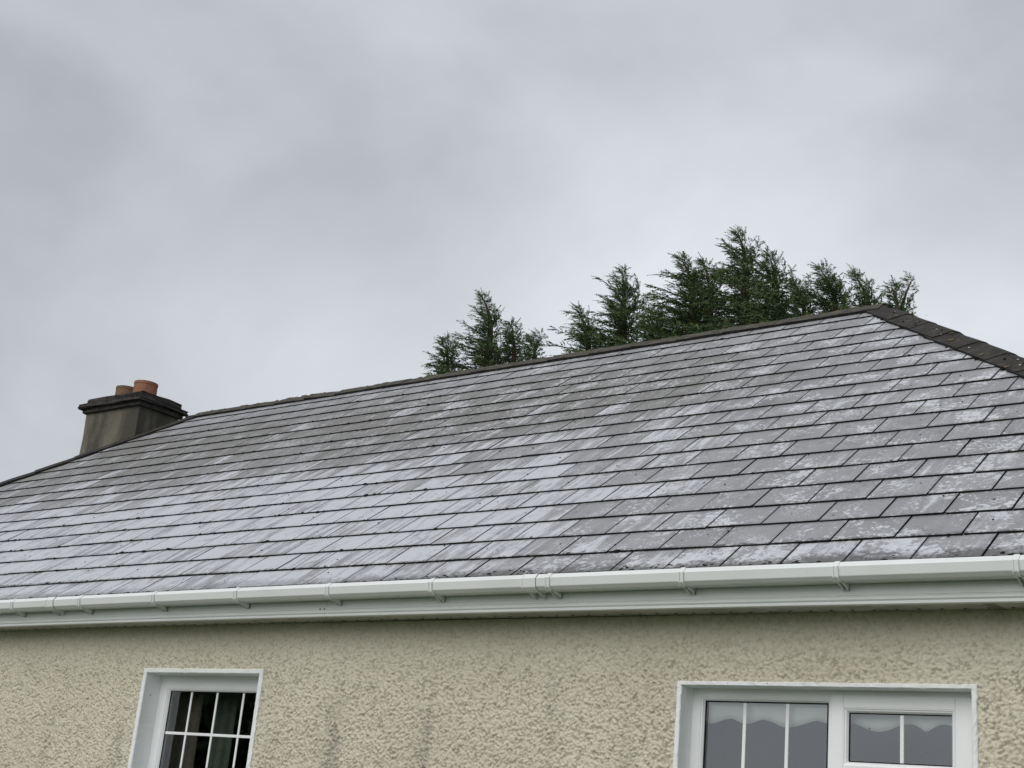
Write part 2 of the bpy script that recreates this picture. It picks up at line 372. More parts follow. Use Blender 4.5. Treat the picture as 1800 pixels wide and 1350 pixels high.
# ---- roof deck (one hipped body under the slates)
dk = MB(); e = -0.006
def RP(x, s, h=0.0, b=True):
    """point on the front slope: x along the eave, s up the slope, h above it"""
    return (x, s * CQ - h * SQ, H + s * SQ + h * CQ + (bow(x, s) if b else 0))
A = (XEL, 0, H+e); B_ = (XER, 0, H+e); C_ = (XER, 2*YR, H+e); D_ = (XEL, 2*YR, H+e)
RL = (XRL, YR, H+ZR+e-.01); RR = (XRR, YR, H+ZR+e-.01)
dk.add([A, B_, C_, D_, RL, RR], [(0,1,5,4), (2,3,4,5), (1,2,5), (3,0,4), (0,3,2,1)])
roof = dk.build('roof', M_under, house)

# ---- slates
TH = 0.0098
def slate_mesh(poly, name):
    """poly: outline in (x, s') with s'=0 at the tail; slab with the tail lifted"""
    V = []; n = len(poly)
    for x, s in poly: V.append((x, s, 0.0118 * (1 - s / 0.29)))
    for x, s in poly: V.append((x, s, 0.0118 * (1 - s / 0.29) + TH))
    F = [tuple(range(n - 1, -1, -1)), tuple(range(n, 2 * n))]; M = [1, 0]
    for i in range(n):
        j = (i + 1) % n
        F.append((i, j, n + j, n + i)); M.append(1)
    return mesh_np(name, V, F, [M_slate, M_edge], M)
SL = 0.288
def clip(poly, a, b, c):
    """keep a*x+b*s<=c"""
    out = []
    for i in range(len(poly)):
        p, q = poly[i], poly[(i + 1) % len(poly)]
        dp, dq = a*p[0]+b*p[1]-c, a*q[0]+b*q[1]-c
        if dp <= 0: out.append(p)
        if dp * dq < 0:
            t = dp / (dp - dq); out.append((p[0]+t*(q[0]-p[0]), p[1]+t*(q[1]-p[1])))
    return out
gap = 0.0038
variants = []
for k in range(6):
    r = random.Random(50 + k)
    x0, x1 = -W/2 + gap, W/2 - gap
    c1, c2 = r.choice([0, 0, .006]), r.choice([0, 0, .008])
    poly = [(x0 + c1, 0), (x0 + .09, r.uniform(-.0015, .0015)), (x0 + .19, r.uniform(-.0015, .0015)), (x1 - c2, 0), (x1, c2 * 1.3 + 1e-4), (x1, SL), (x0, SL), (x0, c1 * 1.3 + 1e-4)]
    variants.append(slate_mesh(poly, 'slate'))
def hipx(s): return XRL - (SR - s) * CQ, XRR + (SR - s) * CQ
items = []      # (area, mesh, x, s)
for c in range(0, 19):
    s = c * G
    xl, xr = hipx(s)
    k0 = int(math.floor(xl / W)) - 1; k1 = int(math.ceil(xr / W)) + 1
    for k in range(k0, k1 + 1):
        xc = (k + 0.5 + (0.0 if c % 2 == 1 else 0.5)) * W
        x0, x1 = xc - W/2, xc + W/2
        if x1 < xl + .02 or x0 > xr - .02: continue
        cut = (x0 < xl + SL * CQ + 0.005) or (x1 > xr - SL * CQ - 0.005) or (s + SL > SR)
        if cut:
            poly = [(-W/2+gap, 0), (W/2-gap, 0), (W/2-gap, SL), (-W/2+gap, SL)]
            poly = clip(poly, 1, CQ, XRR + (SR - s) * CQ - xc - .01)
            poly = clip(poly, -1, CQ, -(XRL - (SR - s) * CQ - xc) - .01)
            poly = clip(poly, 0, 1, SR - s - .01)
            if len(poly) < 3: continue
            me = slate_mesh(poly, 'slate_cut')
        else: me = rng.choice(variants)
        P = np.array(RP(xc, s + G / 2)); d = RC @ (P - CP)
        u, v = 900 + FPX * d[0] / d[2], 675 + FPX * d[1] / d[2]
        vis = (-60 < u < 1860) and v < 1370 and d[2] > 0
        # footprint in the picture
        P2 = np.array(RP(xc + W, s + G / 2)); P3 = np.array(RP(xc, s + G * 1.5))
        def pr(P):
            d = RC @ (P - CP); return np.array([d[0] / d[2], d[1] / d[2]])
        e1, e2 = pr(P2) - pr(P), pr(P3) - pr(P)
        area = abs(e1[0]*e2[1] - e1[1]*e2[0]) if vis else 0
        items.append((area, me, xc, s, cut))
items.sort(key=lambda t: -t[0])
def slate_matrix(xc, s, j):
    r = random.Random(int(xc * 977) * 131 + int(s * 991))
    R = Matrix.Rotation(Q, 4, 'X') @ Matrix.Rotation(r.gauss(0, .0034) * j, 4, 'Z') @ Matrix.Rotation(r.gauss(0, .0038) * j, 4, 'Y') @ Matrix.Rotation(abs(r.gauss(0, .0022)) * -j, 4, 'X')
    p = RP(xc + r.gauss(0, .0008) * j, s + r.gauss(0, .0026) * j, abs(r.gauss(0, .0006)) * j)
    return Matrix.Translation(p) @ R
restV, restF, restM = [], [], []
for i, (area, me, xc, s, cut) in enumerate(items):
    MX = slate_matrix(xc, s, 0.0 if cut else 1.0)
    if i < 300:
        o = newobj('slate', me, roof); o.matrix_world = MX
    else:
        b0 = len(restV)
        restV += [tuple(MX @ v.co) for v in me.vertices]
        for p in me.polygons:
            restF.append(tuple(b0 + q for q in p.vertices)); restM.append(p.material_index)
newobj('far_slates', mesh_np('far_slates', restV, restF, [M_slate, M_edge], restM), roof, kind='stuff')
# ---- the other three slopes: courses of slates, out of the picture
ob = MB()
def other_face(org, ux, uy, length_at, ncol):
    """org eave corner, ux along eave, uy up the slope (3-vectors), rectangular courses clipped by length_at(s)->(x0,x1)"""
    nrm = Vector(ux).cross(Vector(uy))
    for c in range(19):
        s = c * G; a, b_ = length_at(s); a2, b2 = length_at(min(SR, s + SL)); t = min(SR - .01, s + SL)
        k = math.floor(a / W)
        x = k * W + (0 if c % 2 else W/2) - W
        while x < b_:
            x0, x1 = max(x + gap, a), min(x + W - gap, b_); y0, y1 = max(x + gap, a2), min(x + W - gap, b2)
            if x1 - x0 > .02 and y1 - y0 > .0:
                def q(xx, ss, h): return tuple(Vector(org) + Vector(ux) * xx + Vector(uy) * ss + nrm * h)
                ob.add([q(x0, s, .009), q(x1, s, .009), q(y1, t, .0005), q(y0, t, .0005), q(x0, s, .0165), q(x1, s, .0165), q(y1, t, .008), q(y0, t, .008)],
                       [(4,5,6,7)], 0)
                ob.add([q(x0, s, .009), q(x1, s, .009), q(x1, s, .0165), q(x0, s, .0165)], [(0,1,2,3)], 1)
            x += W
other_face((XER, 0, H), (0,1,0), (-CQ, 0, SQ), lambda s: (s*CQ+.02, 2*YR - s*CQ-.02), 0)
other_face((XEL, 2*YR, H), (0,-1,0), (CQ, 0, SQ), lambda s: (s*CQ+.02, 2*YR - s*CQ-.02), 0)
other_face((XER, 2*YR, H), (-1,0,0), (0, -CQ, SQ), lambda s: (s*CQ+.02, (XER-XEL) - s*CQ-.02), 0)
ob.build('rear_slates', [M_slate, M_edge], roof, kind='stuff')

# ---- ridge and hip tiles: angular concrete tiles, each its own piece
def angle_tile(name, p0, p1, nA, nB, wing, th, mat_, lift0, lift1, r, parent):
    """p0->p1 apex line; nA,nB unit vectors down each wing"""
    p0, p1 = Vector(p0), Vector(p1); ax = (p1 - p0).normalized()
    up = -(nA + nB).normalized()
    V = []; F = []; MI = []
    segs = 3
    for i in range(segs + 1):
        t = i / segs; c = p0.lerp(p1, t); l = lift0 * (1 - t) + lift1 * t
        jit = lambda: r.gauss(0, .0018)
        top = c + up * (l + jit())
        oA = top + nA * (wing + jit()); oB = top + nB * (wing + jit())
        tA = -(nA.cross(ax)); tA = tA if tA.dot(up) > 0 else -tA
        tB = -(nB.cross(ax)); tB = tB if tB.dot(up) > 0 else -tB
        sh = top + nA * .02 ; sh2 = top + nB * .02
        V += [oA - tA * .0, oA + tA * th, sh + tA * th, sh2 + tB * th, oB + tB * th, oB, top]
    for i in range(segs):
        a, b = i * 7, i * 7 + 7
        for k in range(7):
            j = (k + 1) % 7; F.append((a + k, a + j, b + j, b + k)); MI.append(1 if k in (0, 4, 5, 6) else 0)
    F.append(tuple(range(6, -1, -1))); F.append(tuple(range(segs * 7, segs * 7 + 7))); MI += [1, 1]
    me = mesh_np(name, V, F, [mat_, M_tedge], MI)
    return newobj(name, me, parent)
r = random.Random(3)
nF = Vector((0, -CQ, -SQ)); nBk = Vector((0, CQ, -SQ))
x = XRL + 0.05
TL = 0.452
nrt = int((XRR - XRL) / TL)
for i in range(nrt + 1):
    xa, xb = XRL + i * (XRR - XRL) / (nrt + 1), XRL + (i + 1) * (XRR - XRL) / (nrt + 1) + 0.012
    z = H + ZR + 0.018
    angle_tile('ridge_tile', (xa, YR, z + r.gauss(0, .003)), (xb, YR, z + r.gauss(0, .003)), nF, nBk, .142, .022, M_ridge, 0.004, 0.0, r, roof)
def hip_tiles(top, bot, nA, nB, mat_, wing=.19):
    top, bot = Vector(top), Vector(bot); Ltot = (bot - top).length; n = int(Ltot / .405)
    for i in range(n):
        a = top.lerp(bot, i / n); b = top.lerp(bot, min(1.0, (i + 1) / n + .02))
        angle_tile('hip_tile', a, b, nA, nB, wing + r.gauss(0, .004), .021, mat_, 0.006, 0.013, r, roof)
def perp(axis, n):          # direction in the roof plane with normal n, square to the hip, pointing down
    v = axis.cross(n).normalized(); return v if v.z < 0 else -v
for (tp, bt, nside) in (((XRR, YR, H+ZR+.006), (XER, 0, H+.006), Vector((SQ, 0, CQ))), ((XRL, YR, H+ZR+.006), (XEL, 0, H+.006), Vector((-SQ, 0, CQ)))):
    ax = (Vector(bt) - Vector(tp)).normalized()
    nA = perp(ax, Vector((0, -SQ, CQ))); nB = perp(ax, nside)
    hip_tiles(tp, bt, nA, nB, M_hip, .158)
for (tp, bt, nside) in (((XRR, YR, H+ZR+.006), (XER, 2*YR, H+.006), Vector((SQ, 0, CQ))), ((XRL, YR, H+ZR+.006), (XEL, 2*YR, H+.006), Vector((-SQ, 0, CQ)))):
    ax = (Vector(bt) - Vector(tp)).normalized()
    nA = perp(ax, Vector((0, SQ, CQ))); nB = perp(ax, nside)
    hip_tiles(tp, bt, nA, nB, M_hip, .158)

# ---- moss and lichen: small real lumps
ico = bmesh.new(); bmesh.ops.create_icosphere(ico, subdivisions=1, radius=1.0)
icoV = np.array([v.co[:] for v in ico.verts]); icoF = np.array([[v.index for v in f.verts] for f in ico.faces]); ico.free()
def lumps(name, pts, mat_, parent, nvec=(0, -SQ, CQ)):
    """pts: (p, rx, ry, rh) along eave / up slope / height"""
    Vs, Fs = [], []
    uu = np.array([1.0, 0, 0]); nn = np.array(nvec); ss = np.cross(nn, uu)
    for p, a, b, h in pts:
        v = icoV * (1 + nr.normal(0, .16, (len(icoV), 1)))
        Fs.append(icoF + sum(len(q) for q in Vs) if False else icoF + len(Vs) * len(icoV))
        Vs.append(np.array(p) + np.outer(v[:, 0] * a, uu) + np.outer(v[:, 1] * b, ss) + np.outer(v[:, 2] * h, nn))
    me = mesh_np(name, np.concatenate(Vs), np.concatenate(Fs), [mat_], smooth=True)
    return newobj(name, me, parent, kind='stuff')
r = random.Random(21); pts = []
def mp_add(x, s, sz, h=None):
    pts.append((RP(x, s, 0.0190), sz * r.uniform(.8, 1.7), sz * r.uniform(.5, .9), (h or sz * .55)))
for c in range(0, 19):
    s = c * G; xl, xr = hipx(s); xl = max(xl, -8.6); xr = min(xr, 1.6)
    n = int((xr - xl) * (15 if c < 8 else 8))
    for i in range(n):
        x = r.uniform(xl, xr)
        leftness = min(1, max(0, (-x - 1) / 4))
        if c >= 1 and r.random() > .35 + .65 * leftness: continue
        sz = r.lognormvariate(math.log(.0050), .5)
        if leftness > .4 and c < 7 and r.random() < .3: sz *= 2.0
        mp_add(x, s + r.uniform(-.002, .009), min(sz, .016))
    # little tufts that sit just above each hanging point
    k = int(xl / W)
    while k * W < xr:
        if r.random() < .5: mp_add((k + (0 if c % 2 else .5) + .5) * W + r.gauss(0, .01), s + .008, r.uniform(.003, .0055))
        if r.random() < (.18 if c < 9 else .06) * (1 if k * W < -2 else .4):
            mp_add((k + (0 if c % 2 else .5)) * W, s + r.uniform(.02, .2), r.uniform(.003, .008))
        k += 1
for i in range(330):        # scattered dots
    s = r.uniform(0, 18) ** 1.0 * G * r.uniform(.3, 1); xl, xr = hipx(s)
    mp_add(r.uniform(max(xl, -8), min(xr, 1.6)), s, r.uniform(.0022, .0055))
for i in range(150):        # thicker at the eave on the right
    mp_add(r.uniform(-2.6, 1.6), abs(r.gauss(0.012, .02)), r.uniform(.004, .012))
lumps('moss', pts, M_moss, roof)
pts = []
for i in range(300):
    x = r.uniform(XRL + .1, XRR); d = abs(r.gauss(0, .035)); sz = r.uniform(.008, .028)
    if math.sin(x * 3.1) + math.sin(x * 7.7 + 1) < -.5: continue
    pts.append(((x, YR - d * CQ, H + ZR - d * SQ + .038), sz * r.uniform(1, 2), sz, sz * .32))
lumps('ridge_moss', pts, M_gmoss, roof)
pts, pw, pm = [], [], []
hipR = Vector((XER - XRR, -YR, -ZR)); hl = hipR.length; hipR.normalize()
nA = perp(hipR, Vector((0, -SQ, CQ)))
for i in range(18):
    t = r.uniform(.2, 2.9); w_ = r.uniform(.03, .135)
    p = Vector((XRR, YR, H + ZR + .006)) + hipR * t + nA * w_ + Vector((0, -SQ, CQ)) * .0335
    k = i % 3
    (pts if k == 0 else pw if k == 1 else pm).append((tuple(p), r.uniform(.018, .034) if k == 0 else r.uniform(.006, .012), r.uniform(.012, .02) if k == 0 else r.uniform(.006, .01), .0018 if k < 2 else .006))
for t in (.4, .81, 1.2, 1.62, 2.05, 2.45):
    for i in range(3):
        p = Vector((XRR, YR, H + ZR + .006)) + hipR * (t + r.gauss(0, .03)) + nA * r.uniform(.145, .168) + Vector((0, -SQ, CQ)) * .022
        pm.append((tuple(p), r.uniform(.006, .016), r.uniform(.006, .012), r.uniform(.004, .010)))
lumps('orange_lichen', pts, M_lich, roof); lumps('white_lichen', pw, M_lichw, roof); lumps('hip_moss', pm, M_moss, roof)

# ------------------------------------------------------------------ eaves: fascia, gutter, soffit
def extrude(name, prof, x0, x1, mat_, parent, closed=True, n=24, smooth=False, **props):
    V = []; F = []; k = len(prof)
    n = max(2, int(abs(x1 - x0) / .5) + 1)
    for i in range(n + 1):
        x = x0 + (x1 - x0) * i / n; b = bow(x)
        V += [(x, y, H + z + b) for y, z in prof]
    for i in range(n):
        for j in range(k if closed else k - 1):
            q = (j + 1) % k
            F.append((i*k + j, (i+1)*k + j, (i+1)*k + q, i*k + q))
    if closed: F.append(tuple(range(k))); F.append(tuple(range(n*k + k - 1, n*k - 1, -1)))
    me = mesh_np(name, V, F, [mat_])
    bm = bmesh.new(); bm.from_mesh(me); bmesh.ops.recalc_face_normals(bm, faces=bm.faces); bm.to_mesh(me); bm.free()
    return newobj(name, me, parent, **props)
FP = [(.072, -.004), (.05, -.004), (.05, -.1165), (.0535, -.1185), (.0535, -.1205), (.0462, -.1235), (.0425, -.129), (.0425, -.136), (.046, -.141), (.0495, -.143), (.0495, -.146), (.0455, -.148), (.0455, -.156), (.050, -.158), (.072, -.158)]
JX = -2.999
fa = extrude('fascia', FP, XEL + .05, JX - .0009, M_pvc, house)
fb = extrude('fascia', FP, JX + .0009, XER - .05, M_pvc, house)
jb = MB(); jb.box(JX - .004, JX + .004, .056, .062, H - .15, H - .02); jb.build('fascia_joint', M_dark, fb)
for dx in (-.045, -.012):
    k = MB()
    ring = [(JX + dx + .0045 * math.cos(a), .0478, H - .105 + .0045 * math.sin(a)) for a in [i * math.pi / 4 for i in range(8)]]
    k.add(ring + [(x, .0505, z) for x, y, z in ring], [tuple(range(8))] + [(i, (i+1) % 8, 8 + (i+1) % 8, 8 + i) for i in range(8)])
    k.build('fascia_screw', M_dark, fb)
GP_out = [(.046, .006), (.046, -.068), (-.030, -.0705), (-.0445, -.0685), (-.0600, -.0550), (-.0612, -.0520), (-.0675, -.0145), (-.066, -.0125), (-.0475, .0080), (-.0460, .0090), (-.0435, .0085)]
GP_in = [(-.0445, .005), (-.046, .004), (-.062, -.0155), (-.064, -.018), (-.0575, -.050), (-.0425, -.0645), (-.030, -.067), (.0425, -.0645), (.0425, .006)]
GP = GP_out + GP_in
gut = extrude('gutter', GP, XEL - .02, XER + .02, M_pvc, house)
def off(prof, d):           # push the outer profile outwards a little
    return [(y - d * (1 if y < 0 else 0), z - d * (1 if z < -.04 else (-.6 if z > .004 else 0))) for y, z in prof]
def bracket(xc, wd=.024):
    pr = off(GP_out[2:], .0045)
    inner = GP_out[2:]
    o = MB()
    def pt(x, y, z): return (x, y, H + z + bow(xc))
    n = len(pr)
    for side in (0,):
        V = [pt(xc - wd/2, y, z) for y, z in pr] + [pt(xc + wd/2, y, z) for y, z in pr] + [pt(xc - wd/2, y, z) for y, z in inner] + [pt(xc + wd/2, y, z) for y, z in inner]
        F = []
        for i in range(n - 1):
            F += [(i, i+1, n+i+1, n+i), (i, 2*n+i, 2*n+i+1, i+1), (n+i, n+i+1, 3*n+i+1, 3*n+i)]
        F += [(n-1, 2*n-1, 4*n-1, 3*n-1)]
        o.add(V, F)
    # ribs standing along both edges of the strap
    for sx in (-wd/2, wd/2 - .004):
        pr2 = off(GP_out[3:8], .009); n2 = len(pr2); p0 = off(GP_out[3:8], .004)
        V = [pt(xc + sx, y, z) for y, z in pr2] + [pt(xc + sx + .004, y, z) for y, z in pr2] + [pt(xc + sx, y, z) for y, z in p0] + [pt(xc + sx + .004, y, z) for y, z in p0]
        F = []
        for i in range(n2 - 1): F += [(i, i+1, n2+i+1, n2+i), (i, 2*n2+i, 2*n2+i+1, i+1), (n2+i, n2+i+1, 3*n2+i+1, 3*n2+i)]
        F += [(0, n2, 3*n2, 2*n2), (n2-1, 2*n2-1, 4*n2-1, 3*n2-1)]
        o.add(V, F)
        # web running back below the gutter to the fascia
        a = [(-.052, -.066), (.0485, -.0705), (.0485, -.098), (.038, -.098)]
        V = [pt(xc + sx, y, z) for y, z in a] + [pt(xc + sx + .004, y, z) for y, z in a]
        o.add(V, [(0,1,2,3), (7,6,5,4), (0,3,7,4), (3,2,6,7), (0,4,5,1)])
    a = [(.0485, -.071), (.0485, -.098), (.044, -.098), (.044, -.071)]
    V = [pt(xc - wd/2, y, z) for y, z in a] + [pt(xc + wd/2, y, z) for y, z in a]
    o.add(V, [(0,1,5,4), (1,2,6,5), (2,3,7,6), (0,3,2,1), (4,5,6,7)])
    o.build('gutter_bracket', M_pvc, gut)
for i in range(-2, 12): bracket(-5.921 + i * .758)
def union(xc, wd=.085):
    pr = off(GP_out, .0032); inner = off(GP_out, .0005)
    o = MB(); n = len(pr)
    def ring(x, p): return [(x, y, H + z + bow(xc)) for y, z in p]
    V = ring(xc - wd/2, pr) + ring(xc + wd/2, pr) + ring(xc - wd/2, inner) + ring(xc + wd/2, inner)
    F = []
    for i in range(n - 1): F += [(i, i+1, n+i+1, n+i), (i, 2*n+i, 2*n+i+1, i+1), (n+i, n+i+1, 3*n+i+1, 3*n+i)]
    o.add(V, F)
    for sx in (-wd/2 + .0, wd/2 - .006):          # end beads
        p2 = off(GP_out[2:], .0055); k = len(p2)
        V = ring(xc + sx, p2) + ring(xc + sx + .006, p2) + ring(xc + sx, off(GP_out[2:], .0)) + ring(xc + sx + .006, off(GP_out[2:], .0))
        o.add(V, sum([[(i, i+1, k+i+1, k+i), (i, 2*k+i, 2*k+i+1, i+1), (k+i, k+i+1, 3*k+i+1, 3*k+i)] for i in range(k - 1)], []))
    a = [(-.045, -.066), (.0485, -.0705), (.0485, -.098), (.036, -.098)]
    for sx in (-wd/2 + .012, wd/2 - .016):
        V = [(xc + sx, y, H + z + bow(xc)) for y, z in a] + [(xc + sx + .004, y, H + z + bow(xc)) for y, z in a]
        o.add(V, [(0,1,2,3), (7,6,5,4), (0,3,7,4), (3,2,6,7), (0,4,5,1)])
    o.build('gutter_union', M_pvc, gut)
union(-5.49); union(-1.49)
# soffit boards with joints, and the vent holes
xs = [XEL + .07, -5.85, -3.6, -1.355, .735, XER - .07]
sof = None
for a, b in zip(xs[:-1], xs[1:]):
    o = MB(); V = []
    n = 8
    for i in range(n + 1):
        x = a + .0015 + (b - a - .003) * i / n; bb = bow(x)
        V += [(x, .0725, H - .1545 + bb), (x, .262, H - .1515 + bb), (x, .262, H - .1445 + bb), (x, .0725, H - .1445 + bb)]
    F = []
    for i in range(n):
        for j in range(4): F.append((4*i + j, 4*i + 4 + j, 4*i + 4 + (j+1) % 4, 4*i + (j+1) % 4))
    F += [(0,1,2,3), (4*n+3, 4*n+2, 4*n+1, 4*n)]
    o.add(V, F); so = o.build('soffit_board', M_soffit, house)
    if sof is None: sof = so
hl_ = MB(); r = random.Random(5)
x = -6.6
while x < 1.9:
    y = .205 + r.gauss(0, .002); zz = H - .1537 + bow(x) + .0006
    ring = [(x + .0075 * math.cos(t), y + .0075 * math.sin(t)) for t in [k * math.pi / 4 for k in range(8)]]
    hl_.add([(p, q, zz - .0012) for p, q in ring] + [(p, q, zz + .006) for p, q in ring], [tuple(range(7, -1, -1))] + [(i, (i+1) % 8, 8 + (i+1) % 8, 8 + i) for i in range(8)])
    x += .1
hl_.build('soffit_vent_holes', M_dark, sof, kind='stuff')
jt = MB(); jt.add([(x, y, H + z + bow(.735)) for x in (.71, .76) for y, z in ((.0735, -.1556), (.25, -.1527), (.25, -.150), (.0735, -.150))], [(0,4,5,1), (0,1,2,3), (7,6,5,4), (1,5,6,2), (0,3,7,4)])
jt.build('soffit_joint_strip', M_soffd, house)
# side and rear eaves, out of the picture
for nm, bx in (('side_fascia', (XER - .07, XER - .05, .073, 2*YR - .05)), ('side_fascia', (XEL + .05, XEL + .07, .073, 2*YR - .05))):
    o = MB(); o.box(bx[0], bx[1], bx[2], bx[3], H - .158, H - .004); o.build(nm, M_pvc, house)
o = MB(); o.box(XEL + .07, XER - .07, 2*YR - .07, 2*YR - .05, H - .158, H - .004); o.build('rear_fascia', M_pvc, house)
o = MB(); o.box(XER - .262, XER - .072, .263, 2*YR - .08, H - .154, H - .146); o.box(XEL + .072, XEL + .262, .263, 2*YR - .08, H - .154, H - .146)
o.build('side_soffit', M_soffit, house)

# ------------------------------------------------------------------ windows
def surround(name, x0, x1, z0, z1, band, parent):
    """painted plaster edge: face band, and reveals running back to the frame. x0..z1 outer"""
    r = random.Random(int(abs(x0) * 1000)); o = MB()
    yf, yb = YW - .010, YW + .125
    xi0, xi1, zi1 = x0 + band, x1 - band, z1 - band * .8
    def strip(pa, pb, n):     # pa(t), pb(t): outer, inner line of the band
        V = []
        for i in range(n + 1):
            t = i / n; a, b = pa(t), pb(t)
            ja, jb = r.gauss(0, .0011), r.gauss(0, .0009)
            V += [(a[0] + ja, YW + .012, a[1] + ja), (a[0] + ja, yf + .003 + r.gauss(0, .001), a[1] + ja), (a[0] * .85 + b[0] * .15, yf + r.gauss(0, .0008), a[1] * .85 + b[1] * .15),
                  (b[0] * .85 + a[0] * .15 , yf + r.gauss(0, .0008), b[1] * .85 + a[1] * .15), (b[0] + jb * .6, yf + .004, b[1] + jb * .6), (b[0], yb, b[1])]
        F = []
        for i in range(n):
            for j in range(5): F.append((6*i + j, 6*i + 6 + j, 6*i + 7 + j, 6*i + j + 1))
        o.add(V, F)
    strip(lambda t: (x0 + (x1 - x0) * t, z1), lambda t: (xi0 + (xi1 - xi0) * t, zi1), int((x1 - x0) / .018))
    strip(lambda t: (x0, z0 + (z1 - z0) * t), lambda t: (xi0, z0 + (zi1 - z0) * t), int((z1 - z0) / .018))
    strip(lambda t: (x1, z1 + (z0 - z1) * t), lambda t: (xi1, zi1 + (z0 - zi1) * t), int((z1 - z0) / .018))
    ob_ = o.build(name, M_paint, parent)
    bm = bmesh.new(); bm.from_mesh(ob_.data); bmesh.ops.recalc_face_normals(bm, faces=bm.faces); bm.to_mesh(ob_.data); bm.free()
    return xi0, xi1, zi1
def bars_frame(o, x0, x1, z0, z1, t, yf, yb, bead=.018, by=.012):
    """rectangular frame of bar width t (l,r,b,t tuple ok) with a stepped bead around the glass"""
    tl, tr, tb, tt = t
    o.box(x0, x0 + tl, yf, yb, z0, z1); o.box(x1 - tr, x1, yf, yb, z0, z1)
    o.box(x0 + tl + 5e-4, x1 - tr - 5e-4, yf, yb, z1 - tt, z1); o.box(x0 + tl + 5e-4, x1 - tr - 5e-4, yf, yb, z0, z0 + tb)
def bead(o, x0, x1, z0, z1, w, yf, yb):
    """sloped glazing bead: ring between outer rect and rect inset by w, front slopes back"""
    V = []
    for (a, y) in ((0, yf), (w * .25, yf), (w * .3, yf + (yb - yf) * .25), (w * .6, yf + (yb - yf) * .3), (w, yb)):
        V += [(x0 + a, y, z0 + a), (x1 - a, y, z0 + a), (x1 - a, y, z1 - a), (x0 + a, y, z1 - a)]
    F = []
    for k in range(4):
        for i in range(4):
            j = (i + 1) % 4; F.append((4*k + i, 4*k + j, 4*k + 4 + j, 4*k + 4 + i))
    o.add(V, F)
def pane(x0, x1, z0, z1, y, parent):
    o = MB(); o.add([(x0, y, z0), (x1, y, z0), (x1, y, z1), (x0, y, z1)], [(0,1,2,3)]); return o.build('pane', M_glass, parent)
def glazing_bar(x0, x1, y, z0, z1, parent, d=.004):
    o = MB(); o.box(x0, x1, y + .004, y + .012, z0, z1); o.build('glazing_bar', M_winpvc, parent, bevel=.0018)
def gasket(x0, x1, z0, z1, y, parent, t=.006):
    o = MB()
    o.box(x0 - .001, x0 + t, y - .003, y + .001, z0, z1); o.box(x1 - t, x1 + .001, y - .003, y + .001, z0, z1)
    o.box(x0 + t, x1 - t, y - .003, y + .001, z1 - t, z1 + .001); o.box(x0 + t, x1 - t, y - .003, y + .001, z0 - .001, z0 + t)
    o.build('gasket', M_dark, parent)

# left window
LX0, LX1, LZ1 = -4.777, -3.651, H - .418
LZ0 = H - 1.72
YF = YW + .120            # frame front
wl = MB()
xi0, xi1, zi1 = LX0 + .035, LX1 - .035, LZ1 - .028
gx0, gx1, gz1, gz0 = -4.652, -3.785, H - .540, LZ0 + .16
bars_frame(wl, xi0 - .01, xi1 + .01, LZ0 + .06, zi1 + .01, (gx0 - .022 - xi0 + .01, xi1 + .01 - gx1 - .022, .08, zi1 + .01 - gz1 - .020), YF, YF + .06)
bead(wl, gx0 - .022, gx1 + .022, gz0 - .02, gz1 + .020, .022, YF + .0005, YF + .018)
winL = wl.build('window', M_winpvc, house, label='left window with white glazing bars and dark panes')
surround('window_surround', LX0, LX1, LZ0, LZ1, .035, winL)
yg = YF + .021
cols = [gx0, -4.447, -4.203, -3.960, gx1]; rows = [gz1, H - .8045, H - 1.065, H - 1.325, gz0]
for a, b in zip(cols[:-1], cols[1:]):
    for c, d in zip(rows[:-1], rows[1:]): pane(a, b, d, c, yg, winL)
gasket(gx0, gx1, gz0, gz1, yg, winL)
for xx in cols[1:-1]: glazing_bar(xx - .0085, xx + .0085, yg - .0065, gz0, gz1 - .006, winL)
for zz in rows[1:-1]: glazing_bar(gx0 + .006, gx1 - .002, yg - .007, zz - .0085, zz + .0085, winL)
o = MB(); o.box(LX0 - .04, LX1 + .04, YW - .05, YW + .19, LZ0 - .06, LZ0); o.build('window_sill', M_paint, winL, bevel=.004)

# right window
RX0, RX1, RZ1 = -.793, .632, H - .457
RZ0 = H - 1.72
wr = MB()
xi0, xi1, zi1 = RX0 + .024, RX1 - .025, RZ1 - .019
YF2 = YW + .105
gx0, gx1, gz1 = -.711, -.083, H - .531
gz0 = RZ0 + .16
sx0, sx1, sz1, sz0 = .0, .503, H - .5505, H - .803      # vent sash bead outline
mul = -.060
# outer frame, mullion and transom
wr.box(xi0 - .01, gx0 - .02, YF2, YF2 + .06, RZ0 + .06, zi1 + .01)
wr.box(xi1 - .035, xi1 + .01, YF2, YF2 + .06, RZ0 + .06, zi1 + .01)
wr.box(gx0 - .0195, xi1 - .0355, YF2, YF2 + .06, gz1 + .019, zi1 + .01)
wr.box(gx0 - .0195, xi1 - .0355, YF2, YF2 + .06, RZ0 + .06, gz0 - .02)
wr.box(gx1 + .019, mul + .012, YF2 + .0004, YF2 + .06, gz0 - .0195, gz1 + .0185)
wr.box(mul + .0125, xi1 - .036, YF2 + .0004, YF2 + .06, H - .91, H - .865)
bead(wr, gx0 - .02, gx1 + .02, gz0 - .02, gz1 + .02, .02, YF2 + .001, YF2 + .018)
lg = (mul + .03, xi1 - .05, gz0 + .01, H - .93)
bead(wr, lg[0] - .02, lg[1] + .02, lg[2] - .02, lg[3] + .02, .02, YF2 + .001, YF2 + .018)
winR = wr.build('window', M_winpvc, house, label='right window with top-hung vent and scalloped blind behind the glass')
surround('window_surround', RX0, RX1, RZ0, RZ1, .024, winR)
